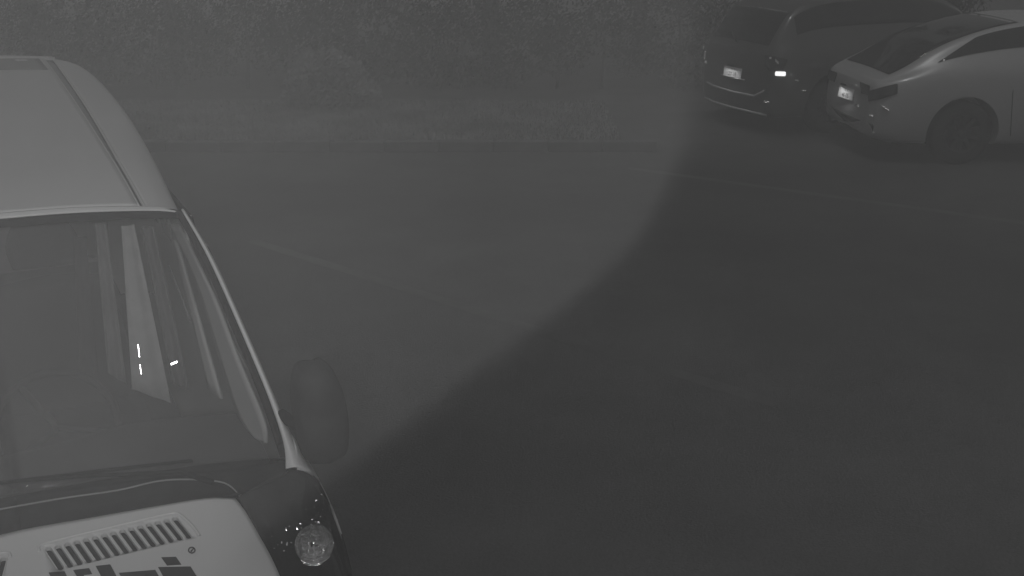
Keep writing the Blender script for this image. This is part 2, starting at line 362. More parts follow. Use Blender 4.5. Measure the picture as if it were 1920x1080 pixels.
# A-pillars: bright narrow edge, then the door frame behind it
ap = [[(.705, .262, 1.062), (.735, .25, 1.066), (.775, .262, 1.03), (.80, .33, .98)],
      [(.722, .335, 1.108), (.732, .335, 1.118), (.752, .38, 1.115), (.79, .46, 1.02)],
      [(.718, .465, 1.202), (.728, .468, 1.208), (.742, .51, 1.19), (.768, .58, 1.10)],
      [(.693, .70, 1.364), (.701, .70, 1.370), (.714, .74, 1.35), (.73, .80, 1.25)],
      [(.662, .92, 1.520), (.669, .92, 1.526), (.684, .95, 1.50), (.70, 1.0, 1.42)],
      [(.622, 1.09, 1.640), (.628, 1.09, 1.642), (.648, 1.12, 1.60), (.672, 1.16, 1.50)]]
patch('windscreen_pillar', ap, M['van'], van, 5, 4, .004, mirror=True)
patch('screen_seal', [[(r[0][0]-.022, r[0][1]-.006, r[0][2]-.004), (r[0][0]-.002, r[0][1], r[0][2]+.003)] for r in ap[1:]], M['rubber'], van, 5, 1, .005, mirror=True)
hdr = [[(0, 1.128, 1.670), (.28, 1.12, 1.664), (.50, 1.102, 1.650), (.60, 1.085, 1.638), (.628, 1.075, 1.625)],
       [(0, 1.15, 1.682), (.28, 1.14, 1.676), (.50, 1.125, 1.659), (.59, 1.115, 1.644), (.64, 1.125, 1.60)]]
patch('roof_header', hdr, M['van'], van, 3, 5, .005, mirror=True)
# bonnet with louvres
bz = lambda l, b: 1.0 + .25*b - .02*max(0, abs(l)-.45)/.1
bon = []
for t_, (b0, le) in enumerate(((.235, .544), (.155, .557), (.07, .568), (-.04, .580), (-.13, .585), (-.22, .585))):
    r0 = []
    for k in (0, .3, .6, .85, 1.): 
        l = le*k; b = (.240 - .0623*l) if t_ == 0 else b0
        r0.append((l, b, bz(l, b) - (.10 if t_ == 5 else 0) - (.02 if t_ == 4 else 0)))
    bon.append(r0)
full = [[(-x, y, z) for x, y, z in reversed(r[1:])] + r for r in bon]
bonnet = patch('bonnet', full, M['van'], van, 4, 4, .008)
bonnet.modifiers['solid'].offset = 0
slots = [(.056 + .0226*i) for i in range(15)]
cutters = []
def slot_outline(l0, sgn, grow=0., z=0.):
    s0, s1 = Vector((l0, .150 + .006*((l0-.2)/.3), 0)), Vector((l0+.020, .079 + .006*((l0-.2)/.3), 0)); d = (s1-s0).normalized(); q = Vector((-d.y, d.x, 0)); w = .0074 + grow; P = []
    for k in range(7): a = math.pi/2 + math.pi*k/6; P.append(s0 + d*(w*math.cos(a)) + q*(w*math.sin(a)))
    for k in range(7): a = -math.pi/2 + math.pi*k/6; P.append(s1 + d*(w*math.cos(a)) + q*(w*math.sin(a)))
    return [Vector((p.x*sgn + (.006 if sgn < 0 else 0), p.y, z if z else bz(p.x, p.y))) for p in P]
SL = [(l, s) for s in (1, -1) for l in slots]
def group_cutter(sel):
    P, F = [], []
    for l, s in sel:
        o_ = slot_outline(l, s, 0, .9); n_ = len(o_); k = len(P)
        P += o_ + [p + Vector((0, 0, .3)) for p in o_]
        f = [tuple(k+i for i in range(n_-1, -1, -1)), tuple(k+n_+i for i in range(n_))] + [(k+i, k+(i+1) % n_, k+n_+(i+1) % n_, k+n_+i) for i in range(n_)]
        if s < 0: f = [tuple(reversed(q)) for q in f]
        F += f
    return link('cutter', P, F, None, None, False)
gc = group_cutter(SL); gc.parent = van; bpy.context.view_layer.update()
cut(bonnet, [gc])
bpy.context.view_layer.update()
for l, s in SL:                                  # each louvre: dark duct below the opening and its pressed lip
    o_ = [Vector((p.x, p.y, p.z - .016)) for p in slot_outline(l, s, .0015)]
    d_ = extrude_poly('louvre_slot', o_, (0, 0, .0085), M['decal'], bonnet)
    o2 = slot_outline(l, s, .0012); n_ = len(o2)
    lip = [p + Vector((0, 0, .0055)) for p in o2]
    tube('louvre_lip', lip[:8], .0012, M['van'], d_, 6)
# raised frame pressed round each group of louvres
for s in (1, -1):
    fr = [(.034, .150), (.040, .170), (.10, .176), (.2, .178), (.3, .180), (.36, .180), (.382, .174), (.396, .150), (.408, .120), (.416, .090), (.418, .074)]
    fr = [cr(fr, k*.25) for k in range(40)]
    tube('louvre_frame', [(x*s, y, bz(x, y) + .0035) for x, y in fr], .0045, M['van'], bonnet, 8)
# black lettering printed on the bonnet (only its upper edge is in the photograph)
def decal(pts):
    extrude_poly('letter', [(x, y, bz(x, y) + .0052) for x, y in [(x, y-.010) for x, y in pts]], (0, 0, .0012), M['decal'], bonnet)
def quad(a, b, c, d): decal([a, b, c, d])
quad((.047, .078), (.083, .070), (.100, -.02), (.064, -.012))
quad((.103, .067), (.140, .061), (.144, .040), (.108, .046)); quad((.108, .046), (.124, .043), (.139, -.03), (.123, -.027))
quad((.156, .063), (.190, .057), (.206, -.03), (.172, -.024))
quad((.205, .022), (.290, .003), (.302, -.06), (.217, -.041))
quad((.298, .010), (.374, -.014), (.386, -.075), (.310, -.058))
quad((.312, .040), (.347, .030), (.354, .000), (.320, .008))
for j in range(12): pass
ring = [(.389 + .008*math.cos(a*math.pi/8), .030 + .010*math.sin(a*math.pi/8)) for a in range(16)]
tube('badge_ring', [(x, y, bz(x, y) + .006) for x, y in ring], .0016, M['decal'], bonnet, 6, True)
tube('badge_mark', [(.386, .026, bz(.386, .026)+.006), (.394, .034, bz(.394, .034)+.006)], .0018, M['decal'], bonnet, 6)
# black cowl between bonnet and glass, wipers on it
cw = [[(0, .25, 1.052), (.25, .238, 1.05), (.45, .212, 1.046), (.52, .207, 1.048), (.548, .206, 1.047)],
      [(0, .30, 1.062), (.25, .288, 1.06), (.45, .26, 1.045), (.58, .25, 1.03), (.70, .262, 1.045)],
      [(0, .345, 1.106), (.25, .33, 1.096), (.50, .305, 1.078), (.62, .300, 1.072), (.715, .298, 1.073)]]
cowl = patch('cowl', cw, M['black'], van, 4, 5, .006, mirror=True)
tube('cowl_rim', smooth([(-.1, .318, 1.096), (.1, .312, 1.092), (.25, .302, 1.086), (.36, .305, 1.086), (.45, .295, 1.074), (.53, .265, 1.058), (.56, .215, 1.036)]), .0024, M['groove'], cowl, 6)
for off_ in (0, -.55):
    wip = tube('wiper', [(.50+off_, .268, 1.066), (.42+off_, .31, 1.098), (.2+off_, .345, 1.122), (-.02+off_, .375, 1.140)], [.009, .007, .005, .003], M['rubber'], van, 8)
    tube('wiper_blade', [(.46+off_, .335, 1.112), (.2+off_, .36, 1.127), (-.1+off_, .385, 1.143)], .005, M['rubber'], wip, 6)
# front wing + headlamp recess
wing = [[(.585, -.22, .74), (.60, -.13, .62), (.60, -.16, .45), (.60, -.12, .30)],
        [(.72, -.14, .73), (.73, -.12, .62), (.73, -.14, .45), (.72, -.10, .30)],
        [(.800, -.02, .76), (.812, .0, .66), (.815, .0, .45), (.80, .0, .30)],
        [(.836, .19, .853), (.842, .19, .68), (.842, .2, .48), (.82, .2, .30)],
        [(.846, .42, .905), (.850, .46, .72), (.846, .46, .48), (.82, .46, .30)],
        [(.822, .62, .96), (.838, .66, .74), (.838, .66, .48), (.82, .66, .30)],
        [(.805, 1.12, .92), (.815, 1.12, .70), (.812, 1.12, .48), (.80, 1.12, .30)]]
patch('front_wing', wing, M['van'], van, 4, 4, .005, mirror=True)
shoulder = [[(.735, .25, 1.060), (.775, .26, 1.035), (.818, .34, .965), (.846, .42, .905)],
            [(.755, .36, 1.105), (.79, .40, 1.04), (.815, .48, .98), (.836, .54, .93)],
            [(.765, .60, 1.08), (.785, .60, 1.04), (.81, .62, .98), (.822, .62, .96)],
            [(.745, 1.12, 1.16), (.77, 1.12, 1.06), (.79, 1.12, .98), (.805, 1.12, .92)]]
patch('door_shoulder', shoulder, M['van'], van, 4, 4, .005, mirror=True)
bump = [[(0, -.30, .72), (.3, -.29, .72), (.5, -.26, .73), (.585, -.22, .80)],
        [(0, -.34, .60), (.3, -.33, .60), (.5, -.28, .60), (.60, -.17, .62)],
        [(0, -.35, .45), (.3, -.34, .45), (.5, -.28, .45), (.60, -.16, .45)],
        [(0, -.30, .27), (.3, -.29, .27), (.5, -.24, .28), (.60, -.12, .30)]]
patch('bumper', bump, M['van'], van, 4, 4, .006, mirror=True)
gr = [[(0, -.235, .835), (.3, -.23, .835), (.585, -.225, .83)], [(0, -.30, .72), (.3, -.29, .72), (.585, -.22, .79)]]
patch('grille', gr, M['black'], van, 3, 5, .006, mirror=True)
# headlamp: bowl, reflector, bulb, small prisms, clear cover
def headlamp(s):
    f = lambda p: (p[0]*s, p[1], p[2])
    rim = [[(.550, .198, 1.040), (.60, .225, 1.035), (.65, .24, 1.037), (.70, .25, 1.042), (.742, .252, 1.055)],
           [(.578, .05, .975), (.64, .08, .93), (.70, .12, .92), (.77, .22, .945), (.800, .30, .99)],
           [(.588, -.04, .945), (.65, -.03, .86), (.72, .02, .83), (.80, .16, .85), (.842, .33, .89)],
           [(.592, -.12, .915), (.66, -.10, .83), (.73, -.04, .79), (.80, .08, .80), (.838, .20, .855)],
           [(.592, -.21, .86), (.66, -.19, .80), (.72, -.13, .78), (.79, -.03, .79), (.812, .03, .825)]]
    dp = [[(p[0], p[1] + (.03 if 0 < j < 4 else 0), p[2] - (.095 if 0 < j < 4 and i else 0)) for j, p in enumerate(r)] for i, r in enumerate(rim)]
    h = patch('headlamp', [[f(p) for p in r] for r in dp], M['decal'], van, 3, 3, .004)
    c = Vector((.7386, .1325, .878)); ax = Vector((-.24, -.80, .54)).normalized()
    def mtx(c_, a_): return Matrix.Translation(Vector(f(c_))) @ Vector(f(a_)).to_track_quat('Z', 'Y').to_matrix().to_4x4()
    lathe('reflector', [(.004, -.040), (.018, -.037), (.036, -.026), (.048, -.012), (.055, .0)], M['mirror'], h, 40, mtx(c - ax*.014, ax))
    lathe('bulb_shield', [(.0, -.002), (.010, -.004), (.013, -.012), (.012, -.03)], M['chrome'], h, 20, mtx(c, ax))
    b1 = Vector((ax.y, -ax.x, 0)).normalized(); b2 = ax.cross(b1); b2 = b2 if b2.z > 0 else -b2; b1 = b1 if b1.x > 0 else -b1
    for rr_, a0, a1, th in ((.056, 225, 320, .0022), (.060, 235, 290, .0013)):
        tube('lamp_ring', [f(c + ax*.006 + b1*rr_*math.cos(R(a0+(a1-a0)*k/16)) + b2*rr_*math.sin(R(a0+(a1-a0)*k/16))) for k in range(17)], th, M['chrome'], h, 6)
    GL = [(0.718, 0.186, 0.906, 0.0021, 0.0032), (0.712, 0.155, 0.903, 0.0075, 0.0032), (0.707, 0.125, 0.899, 0.0035, 0.0035), (0.651, 0.087, 0.928, 0.0032, 0.0067), (0.665, 0.098, 0.921, 0.0027, 0.0027), (0.632, 0.049, 0.932, 0.0038, 0.0021), (0.667, 0.154, 0.934, 0.003, 0.007), (0.844, 0.402, 0.872, 0.003, 0.003), (0.815, 0.435, 0.9, 0.0021, 0.0027), (0.815, 0.359, 0.881, 0.0043, 0.0024), (0.757, 0.222, 0.888, 0.0024, 0.0024), (0.784, 0.244, 0.874, 0.007, 0.0048), (0.777, 0.243, 0.879, 0.0038, 0.0027), (0.759, 0.139, 0.865, 0.0054, 0.0038), (0.731, 0.114, 0.879, 0.0059, 0.007), (0.613, 0.096, 0.957, 0.0019, 0.0011), (0.605, 0.045, 0.95, 0.0016, 0.0016), (0.795, 0.317, 0.885, 0.0016, 0.0021), (0.822, 0.322, 0.867, 0.0016, 0.0011), (0.762, 0.289, 0.901, 0.0016, 0.0016), (0.636, 0.083, 0.938, 0.0021, 0.0048), (0.681, 0.172, 0.929, 0.0027, 0.0021), (0.621, 0.067, 0.944, 0.0016, 0.0016), (0.8, 0.295, 0.876, 0.0013, 0.0013), (0.791, 0.225, 0.865, 0.0013, 0.0013), (0.822, 0.267, 0.853, 0.0013, 0.0013), (0.677, 0.077, 0.907, 0.0021, 0.0016), (0.833, 0.456, 0.893, 0.0013, 0.0013), (0.838, 0.44, 0.885, 0.0016, 0.0013), (0.722, 0.205, 0.908, 0.0054, 0.0021), (0.704, 0.178, 0.914, 0.0027, 0.0059), (0.769, 0.249, 0.886, 0.0054, 0.0019), (0.727, 0.057, 0.868, 0.0043, 0.0024), (0.679, 0.049, 0.899, 0.0032, 0.0021)]
    rnd = random.Random(5); aim = Vector((.015, -2.6, 2.66))
    for k, (gx, gy, gz, gw, gh) in enumerate(GL):
        q = Vector((gx, gy, gz)); q = q + (aim - q)*(.010 if gy < .2 else .012 + (gy-.2)*.16); bright = k in (1, 2, 3, 7, 13, 14)
        n_ = ((aim - q).normalized() + (Vector((0, 0, 0)) if bright else Vector((rnd.gauss(0, .09), rnd.gauss(0, .09), rnd.gauss(0, .09))))).normalized()
        u_ = Vector((0, 0, 1)).cross(n_).normalized(); v_ = n_.cross(u_); sl = rnd.uniform(-.6, .6)
        P = []
        for j in range(7):
            a = 2*math.pi*j/7; P.append(q + u_*(gw*.85*math.cos(a)*rnd.uniform(.7, 1.1) + sl*gh*.4*math.sin(a)) + v_*gh*.85*math.sin(a)*rnd.uniform(.7, 1.1))
        P.append(q + n_*min(gw, gh)*.18)
        P += [p - n_*.004 for p in P[:7]]
        F = [(j, (j+1) % 7, 7) for j in range(7)] + [(j, j+8, (j+1) % 7 + 8, (j+1) % 7) for j in range(7)]
        link('prism', [f(p) for p in P], F, M['facet'], h, False)
    lens = []
    for r in rim:
        a_, b_ = Vector(r[0]), Vector(r[-1]); rr = []
        for k in range(5):
            t_ = k/4; p = a_.lerp(b_, t_) + Vector((.012, -.008, .024))*math.sin(math.pi*t_); rr.append(f(p))
        lens.append(rr)
    patch('lamp_cover', lens, M['lens'], h, 4, 5, 0)
headlamp(1); headlamp(-1)
# door mirror on its arm
def door_mirror(s):
    f = lambda p: (p[0]*s, p[1], p[2]); prof = [(.0, .0), (.35, .06), (.75, .085), (1.0, .05), (1.06, -.03), (1.0, -.075), (.5, -.09), (.0, -.07)]
    P = []
    rows_ = []
    for (z, x0, x1, yb, yf) in ((1.035, .835, .84, .325, .32), (1.04, .80, .875, .34, .30), (1.07, .775, .895, .36, .255), (1.15, .765, .90, .37, .235), (1.25, .765, .892, .375, .235), (1.32, .775, .872, .37, .255), (1.345, .79, .85, .355, .30), (1.35, .818, .822, .332, .328)):
        rows_.append([f(p) for p in ((x0, yb, z), (x0-.004, (yb+yf)/2, z), (x0+.012, yf+.006, z), ((x0+x1)/2, yf-.012, z), (x1-.012, yf+.01, z), (x1, (yb+yf)/2, z), (x1-.004, yb, z))])
    m_ = patch('door_mirror', rows_, M['housing'], van, 3, 3, .006)
    gl_ = [[f((.785, .362, z)), f((.88, .362, z))] for z in (1.08, 1.30)]
    patch('mirror_glass', gl_, M['chrome'], m_, 1, 1, .004)
    tube('mirror_arm', [f((.74, .42, 1.16)), f((.765, .35, 1.15)), f((.80, .31, 1.14))], .018, M['black'], m_, 10)
door_mirror(1); door_mirror(-1)
# side windows and doors on both flanks
sw = [[(.7, 1.22, 1.57), (.725, 1.22, 1.26)], [(.7, 2.25, 1.585), (.727, 2.25, 1.26)]]
for a_, b_ in ((1.25, 2.3), (2.45, 3.4), (3.55, 4.5)):
    patch('side_window', [[(.683, t_, 1.57), (.706, t_, 1.42), (.738, t_, 1.24)] for t_ in (a_, (a_+b_)/2, b_)], M['tint'], van, 2, 3, .004, mirror=True)
patch('side_window', [[(.742, .60, 1.18), (.755, .60, 1.12)], [(.712, .90, 1.40), (.752, .90, 1.15)], [(.692, 1.10, 1.52), (.748, 1.10, 1.17)]], M['tint'], van, 3, 3, .004, mirror=True)
# cabin: floor, dashboard, wheel, seats, rear bulk
box('cabin_floor', (-.70, .15, .42), (.70, 4.6, .46), M['cabin'], van, .01)
dash = [[(-.68, .345, 1.055), (-.35, .36, 1.062), (0, .375, 1.066), (.35, .36, 1.062), (.68, .33, 1.045)],
        [(-.68, .55, 1.075), (-.35, .55, 1.10), (0, .55, 1.08), (.35, .55, 1.085), (.68, .52, 1.065)],
        [(-.67, .80, 1.03), (-.35, .80, 1.07), (0, .78, 1.02), (.35, .80, 1.04), (.67, .78, 1.02)],
        [(-.67, .86, .80), (-.35, .86, .80), (0, .84, .80), (.35, .86, .80), (.67, .84, .80)],
        [(-.67, .70, .48), (-.35, .70, .48), (0, .70, .48), (.35, .70, .48), (.67, .70, .48)]]
patch('dashboard', dash, M['cabin'], van, 4, 4, .01)
ct = Vector((.15, .98, 1.0)); tilt = Matrix.Rotation(R(-38), 3, 'X')
sw_ = tube('steering_wheel', [ct + tilt @ Vector((.185*math.cos(a*.2618), 0, .185*math.sin(a*.2618))) for a in range(24)], .013, M['rubber'], van, 8, True)
for a in (0, 2.4, 4.0): tube('spoke', [ct, ct + tilt @ Vector((.18*math.cos(a-.3), 0, .18*math.sin(a-.3)))], .012, M['rubber'], sw_, 6)
def seat(x):
    def cushion(name, rws, parent): return patch(name, rws, M['cabin'], parent, 3, 3, .02)
    s = patch('seat', [[(x-.24, 1.15, .70), (x, 1.12, .72), (x+.24, 1.15, .70)], [(x-.26, 1.35, .78), (x, 1.35, .76), (x+.26, 1.35, .78)], [(x-.25, 1.62, .74), (x, 1.62, .72), (x+.25, 1.62, .74)]], M['cabin'], van, 4, 4, .14)
    patch('backrest', [[(x-.24, 1.60, .74), (x, 1.62, .74), (x+.24, 1.60, .74)], [(x-.25, 1.68, 1.0), (x, 1.71, 1.0), (x+.25, 1.68, 1.0)], [(x-.20, 1.78, 1.24), (x, 1.80, 1.26), (x+.20, 1.78, 1.24)]], M['cabin'], s, 4, 4, .12)
    patch('headrest', [[(x-.11, 1.79, 1.30), (x, 1.78, 1.30), (x+.11, 1.79, 1.30)], [(x-.12, 1.82, 1.38), (x, 1.80, 1.38), (x+.12, 1.82, 1.38)], [(x-.09, 1.84, 1.45), (x, 1.83, 1.46), (x+.09, 1.84, 1.45)]], M['cabin'], s, 3, 3, .09)
seat(-.34); seat(.22)
# pale curtains and pillar trim inside, seen through the glass
def cloth(name, top, bot, m, waves=5, amp=.012, n=40, parent=van):
    """hanging cloth between two upper and two lower points, gathered in folds"""
    (a0, a1), (b0, b1) = top, bot; P, F = [], []
    for j in range(9):
        v_ = j/8; p0 = Vector(a0).lerp(Vector(b0), v_); p1 = Vector(a1).lerp(Vector(b1), v_); d = (p1-p0); q = Vector((-d.y, d.x, 0)).normalized()
        for i in range(n+1): P.append(p0 + d*i/n + q*amp*math.sin(waves*2*math.pi*i/n)*(.6+.4*v_))
    for j in range(8):
        for i in range(n): F.append((j*(n+1)+i, j*(n+1)+i+1, (j+1)*(n+1)+i+1, (j+1)*(n+1)+i))
    o = link(name, P, F, m, parent); s = o.modifiers.new('solid', 'SOLIDIFY'); s.thickness = .003; return o
cloth('curtain', ((.474, 1.50, 1.50), (.520, 1.50, 1.50)), ((.441, 1.47, .88), (.578, 1.48, .79)), M['curtain'], 1.5, .005)
cloth('curtain', ((.385, 1.50, 1.52), (.425, 1.50, 1.52)), ((.365, 1.48, .955), (.425, 1.48, .90)), M['trim2'], 1.5, .005)
cloth('curtain', ((.31, 1.50, 1.48), (.35, 1.50, 1.48)), ((.27, 1.48, 1.02), (.33, 1.48, .95)), M['cabin'], 1, .006)
cloth('curtain', ((.54, 1.49, 1.49), (.585, 1.49, 1.49)), ((.59, 1.48, .87), (.65, 1.48, .83)), M['trim3'], 1.5, .008)
patch('pillar_trim', [[(.628, 1.34, 1.47), (.632, 1.30, 1.47)], [(.632, 1.14, 1.24), (.645, 1.07, 1.24)], [(.638, .985, 1.03), (.662, .90, 1.03)]], M['trim'], van, 4, 3, .01)
dt = [[(.612, 1.30, 1.545), (.628, 1.20, 1.56)], [(.640, 1.02, 1.40), (.655, .86, 1.42)], [(.650, .78, 1.20), (.672, .62, 1.27)], [(.655, .62, 1.095), (.690, .43, 1.15)], [(.672, .47, 1.072), (.69, .41, 1.08)]]
patch('door_trim', dt, M['trim'], van, 5, 4, .008)
tube('belt', [(.60, 1.34, 1.38), (.615, 1.25, 1.30), (.628, 1.17, 1.22)], .0028, M['groove'], van, 6)
# wheels
def wheel(parent, c, r, w, side, spokes=5):
    """axis along local x (van) or y (cars); side tells which way it faces"""
    t = lathe('wheel', [(r*.60, w/2), (r*.66, w/2+.008), (r*.93, w/2-.004), (r, w/2-.035), (r, -w/2+.035), (r*.93, -w/2), (r*.5, -w/2)], M['tyre'], parent, 40, Matrix.Translation(c) @ side)
    lathe('rim', [(r*.60, w/2-.004), (r*.57, w/2-.02), (r*.55, w/2-.06), (r*.3, w/2-.10), (.01, w/2-.10)], M['wheel'], t, 40, Matrix.Translation(c) @ side)
    for k in range(spokes):
        a = 2*math.pi*k/spokes + .3; d = Vector((math.cos(a), math.sin(a), 0)); q = Vector((-d.y, d.x, 0)); P = []
        for (rr, hw, h) in ((r*.08, .028, w/2-.03), (r*.58, .016, w/2-.015)):
            P += [d*rr + q*hw + Vector((0, 0, h)), d*rr - q*hw + Vector((0, 0, h)), d*rr - q*hw + Vector((0, 0, h-.03)), d*rr + q*hw + Vector((0, 0, h-.03))]
        P = [Matrix.Translation(c) @ side @ p for p in P]
        link('spoke', P, [(0, 1, 5, 4), (1, 2, 6, 5), (2, 3, 7, 6), (3, 0, 4, 7), (4, 5, 6, 7), (3, 2, 1, 0)], M['wheel'], t, False)
    lathe('hub_cap', [(.045, w/2-.03), (.045, w/2-.02), (.03, w/2-.012), (.001, w/2-.01)], M['wheel'], t, 16, Matrix.Translation(c) @ side)
for s in (1, -1):
    for b in (.72, 3.35): wheel(van, Vector((s*.72, b, .31)), .31, .19, Matrix.Rotation(R(90*s), 4, 'Y'))

# ------------------------------------------------------------------ parked cars (local x = forward, y = left, origin under the tail)
def car(name, label, cat, loc, rz, st, paint, wheels, L):
    """st: stations (x, w belt half width, zlow, zbelt, wt top half width, ztop)"""
    c = thing(name, label, cat, loc, R(rz))
    rws = []
    for (x, w, zl, zb, wt, zt) in st:
        half = [(x, w*.80, zl), (x, w*.955, zl+.05), (x, w, zl+(zb-zl)*.42), (x, w*.992, zl+(zb-zl)*.78), (x, w*.955, zb), (x, wt+(w*.955-wt)*.45, zb+(zt-zb)*.5), (x, wt, zt-.035*min(1, (zt-zb)/.3)), (x, wt*.8, zt-.006), (x, wt*.4, zt)]
        rws.append([(a, -b, z) for a, b, z in half] + [(x, 0, zt+.003)] + [(a, b, z) for a, b, z in reversed(half)])
    NV = len(rws[0])-1; nu, nv = 5, 3; P, F = [], []; U = len(rws)-1; a_, b_ = U*nu, NV*nv
    for i in range(a_+1):
        for j in range(b_+1): P.append(surf(rws, i/nu, j/nv))
    for i in range(a_):
        for j in range(b_): F.append((i*(b_+1)+j, (i+1)*(b_+1)+j, (i+1)*(b_+1)+j+1, i*(b_+1)+j+1))
        F.append((i*(b_+1)+b_, (i+1)*(b_+1)+b_, (i+1)*(b_+1), i*(b_+1)))
    F.append(tuple(range(b_+1))); F.append(tuple(a_*(b_+1)+j for j in range(b_, -1, -1)))
    body = link('body', P, F, paint, c)
    cs = []
    for (wx, wr, hw) in wheels:
        for s in (1, -1):
            m4 = Matrix.Translation((wx, s*hw, wr)) @ Matrix.Rotation(R(-90), 4, 'X'); seg = 40; r_ = wr+.055; PP = []
            for h_ in (-.24, .3) if s > 0 else (-.3, .24):
                for k in range(seg): PP.append(m4 @ Vector((r_*math.cos(2*math.pi*k/seg), r_*math.sin(2*math.pi*k/seg), h_)))
            FF = [tuple(range(seg-1, -1, -1)), tuple(range(seg, 2*seg))] + [(k, (k+1) % seg, seg+(k+1) % seg, seg+k) for k in range(seg)]
            cs.append(link('cutter', PP, FF, None, c, False))
    bpy.context.view_layer.update()
    for q in cs: q.parent = None; q.matrix_world = c.matrix_world.copy() if False else Matrix.Translation(c.location) @ Matrix.Rotation(R(rz), 4, 'Z')
    bpy.context.view_layer.update()
    cut(body, cs); body.data.materials.clear(); body.data.materials.append(paint)
    for p in body.data.polygons: p.use_smooth = p.area < .2
    try: body.data.set_sharp_from_angle(angle=R(38))
    except Exception: pass
    for (wx, wr, hw) in wheels:
        for s in (1, -1): wheel(c, Vector((wx, s*(hw-.09), wr)), wr, .2, Matrix.Rotation(R(-90*s), 4, 'X'), 10)
        lathe('axle', [(.04, -hw+.1), (.04, hw-.1)], M['black'], c, 10, Matrix.Translation((wx, 0, wr)) @ Matrix.Rotation(R(90), 4, 'X'))
    box('underbody', (.35, -.55, .16), (L-.35, .55, .30), M['black'], c, .02)
    return c, body, rws
def plate(c, centre, nrm, w, h, text1, text2):
    z = Vector(nrm).normalized(); x = Vector((0, 0, 1)).cross(z).normalized(); y = z.cross(x)
    m4 = Matrix(((x.x, y.x, z.x, centre[0]), (x.y, y.y, z.y, centre[1]), (x.z, y.z, z.z, centre[2]), (0, 0, 0, 1)))
    o = box('number_plate', (-w/2, -h/2, 0), (w/2, h/2, .006), M['plate'], c, .003); o.matrix_basis = m4
    for t, sz, yy in ((text1, .032, h*.22), (text2, .065, -h*.36)):
        cu = bpy.data.curves.new('plate_text', 'FONT'); cu.body = t; cu.size = sz; cu.align_x = 'CENTER'; cu.extrude = .0008
        q = bpy.data.objects.new('plate_text', cu); COL.objects.link(q); bpy.context.view_layer.update()
        me = bpy.data.meshes.new_from_object(q.evaluated_get(bpy.context.evaluated_depsgraph_get())); bpy.data.objects.remove(q)
        me.materials.clear(); me.materials.append(M['char']); w_ = bpy.data.objects.new('plate_text', me); COL.objects.link(w_); w_.parent = o; w_.location = (0, yy, .0072)
    return o

def glint(c, name, centre, w, h, slant=0., m='facet'):
    """small facet turned square to the security camera, for reflectors and added glints"""
    wm = Matrix.Translation(c.location) @ Matrix.Rotation(c.rotation_euler.z, 4, 'Z'); p = wm @ Vector(centre)
    z = (Vector((.0, .0, 2.66)) - p).normalized(); x = Vector((0, 0, 1)).cross(z).normalized(); y = z.cross(x)
    v = []
    for a, b, d in ((-w/2, -h/2, 0), (w/2, -h/2, 0), (w/2, h/2, 0), (-w/2, h/2, 0)): v.append(p + x*a + y*(b + a*slant) + z*d)
    v += [q - z*.03 for q in v]; inv = wm.inverted()
    o = link(name, [inv @ q for q in v], [(0, 1, 2, 3), (7, 6, 5, 4), (0, 4, 5, 1), (1, 5, 6, 2), (2, 6, 7, 3), (3, 7, 4, 0)], M[m], c, False); bevel(o, min(w, h)*.25, 2); return o
def plate_fill(c, x, z, watts):  # added light that brightens the plate in place of its retroreflection
    b_ = box('plate_fill_case', (x-.02, -.05, z), (x+.01, .05, z+.015), M['black'], c, .004)
    l = bpy.data.lights.new('plate_fill_light', 'AREA'); l.energy = watts; l.shape = 'RECTANGLE'; l.size = .03; l.size_y = .2
    q = bpy.data.objects.new('plate_fill_light', l); COL.objects.link(q); q.parent = c; q.location = (x-.05, 0, z-.006); q.rotation_euler = (0, R(22), 0)
glint(van, 'cabin_glint', (.480, 1.462, 1.03), .006, .05, -.25); glint(van, 'cabin_glint', (.479, 1.462, .955), .005, .038, -.2)  # added shiny facets turned to the camera, making glints behind the windscreen
glint(van, 'cabin_glint_wide', (.602, 1.465, .957), .030, .014, .3)
coupe, cb, crow = car('coupe', 'pale silver coupe with long sloping rear glass at the top right', 'car', (3.67, 12.28, 0), 5, [
    (0.00, .60, .30, .74, .50, .80), (.05, .72, .26, .79, .58, .86), (.16, .80, .23, .84, .64, .90), (.36, .855, .21, .89, .66, 1.0), (.75, .875, .20, .96, .63, 1.22),
    (1.30, .88, .19, .99, .60, 1.39), (1.90, .88, .19, 1.0, .59, 1.46), (2.5, .875, .19, .99, .59, 1.43), (3.0, .87, .20, .96, .61, 1.27), (3.4, .865, .21, .93, .64, 1.06),
    (3.9, .85, .22, .84, .64, .90), (4.3, .78, .25, .70, .55, .76), (4.45, .66, .30, .60, .45, .64)], M['silver'], [(.93, .33, .86), (3.5, .33, .85)], 4.45)
patch('rear_glass', crow, M['tint'], coupe, 6, 3, .004, u=(2.2, 5.4), v=(6.55, 11.45), off=.005)
patch('side_glass', crow, M['tint'], coupe, 6, 4, .004, u=(3.75, 7.9), off=.006, vfun=lambda u: (4.9 - 0*u, 4.9 + (1.0 if 4.6 < u < 7.2 else max(.05, 1.0*min((u-3.75)/.85, (7.9-u)/.7)))))
patch('side_glass', crow, M['tint'], coupe, 6, 4, .004, u=(3.75, 7.9), off=.006, vfun=lambda u: (13.1 - (1.0 if 4.6 < u < 7.2 else max(.05, 1.0*min((u-3.75)/.85, (7.9-u)/.7))), 13.1))
patch('windscreen', crow, M['tint'], coupe, 6, 3, .004, u=(7.15, 9.0), v=(6.6, 11.4), off=.005)
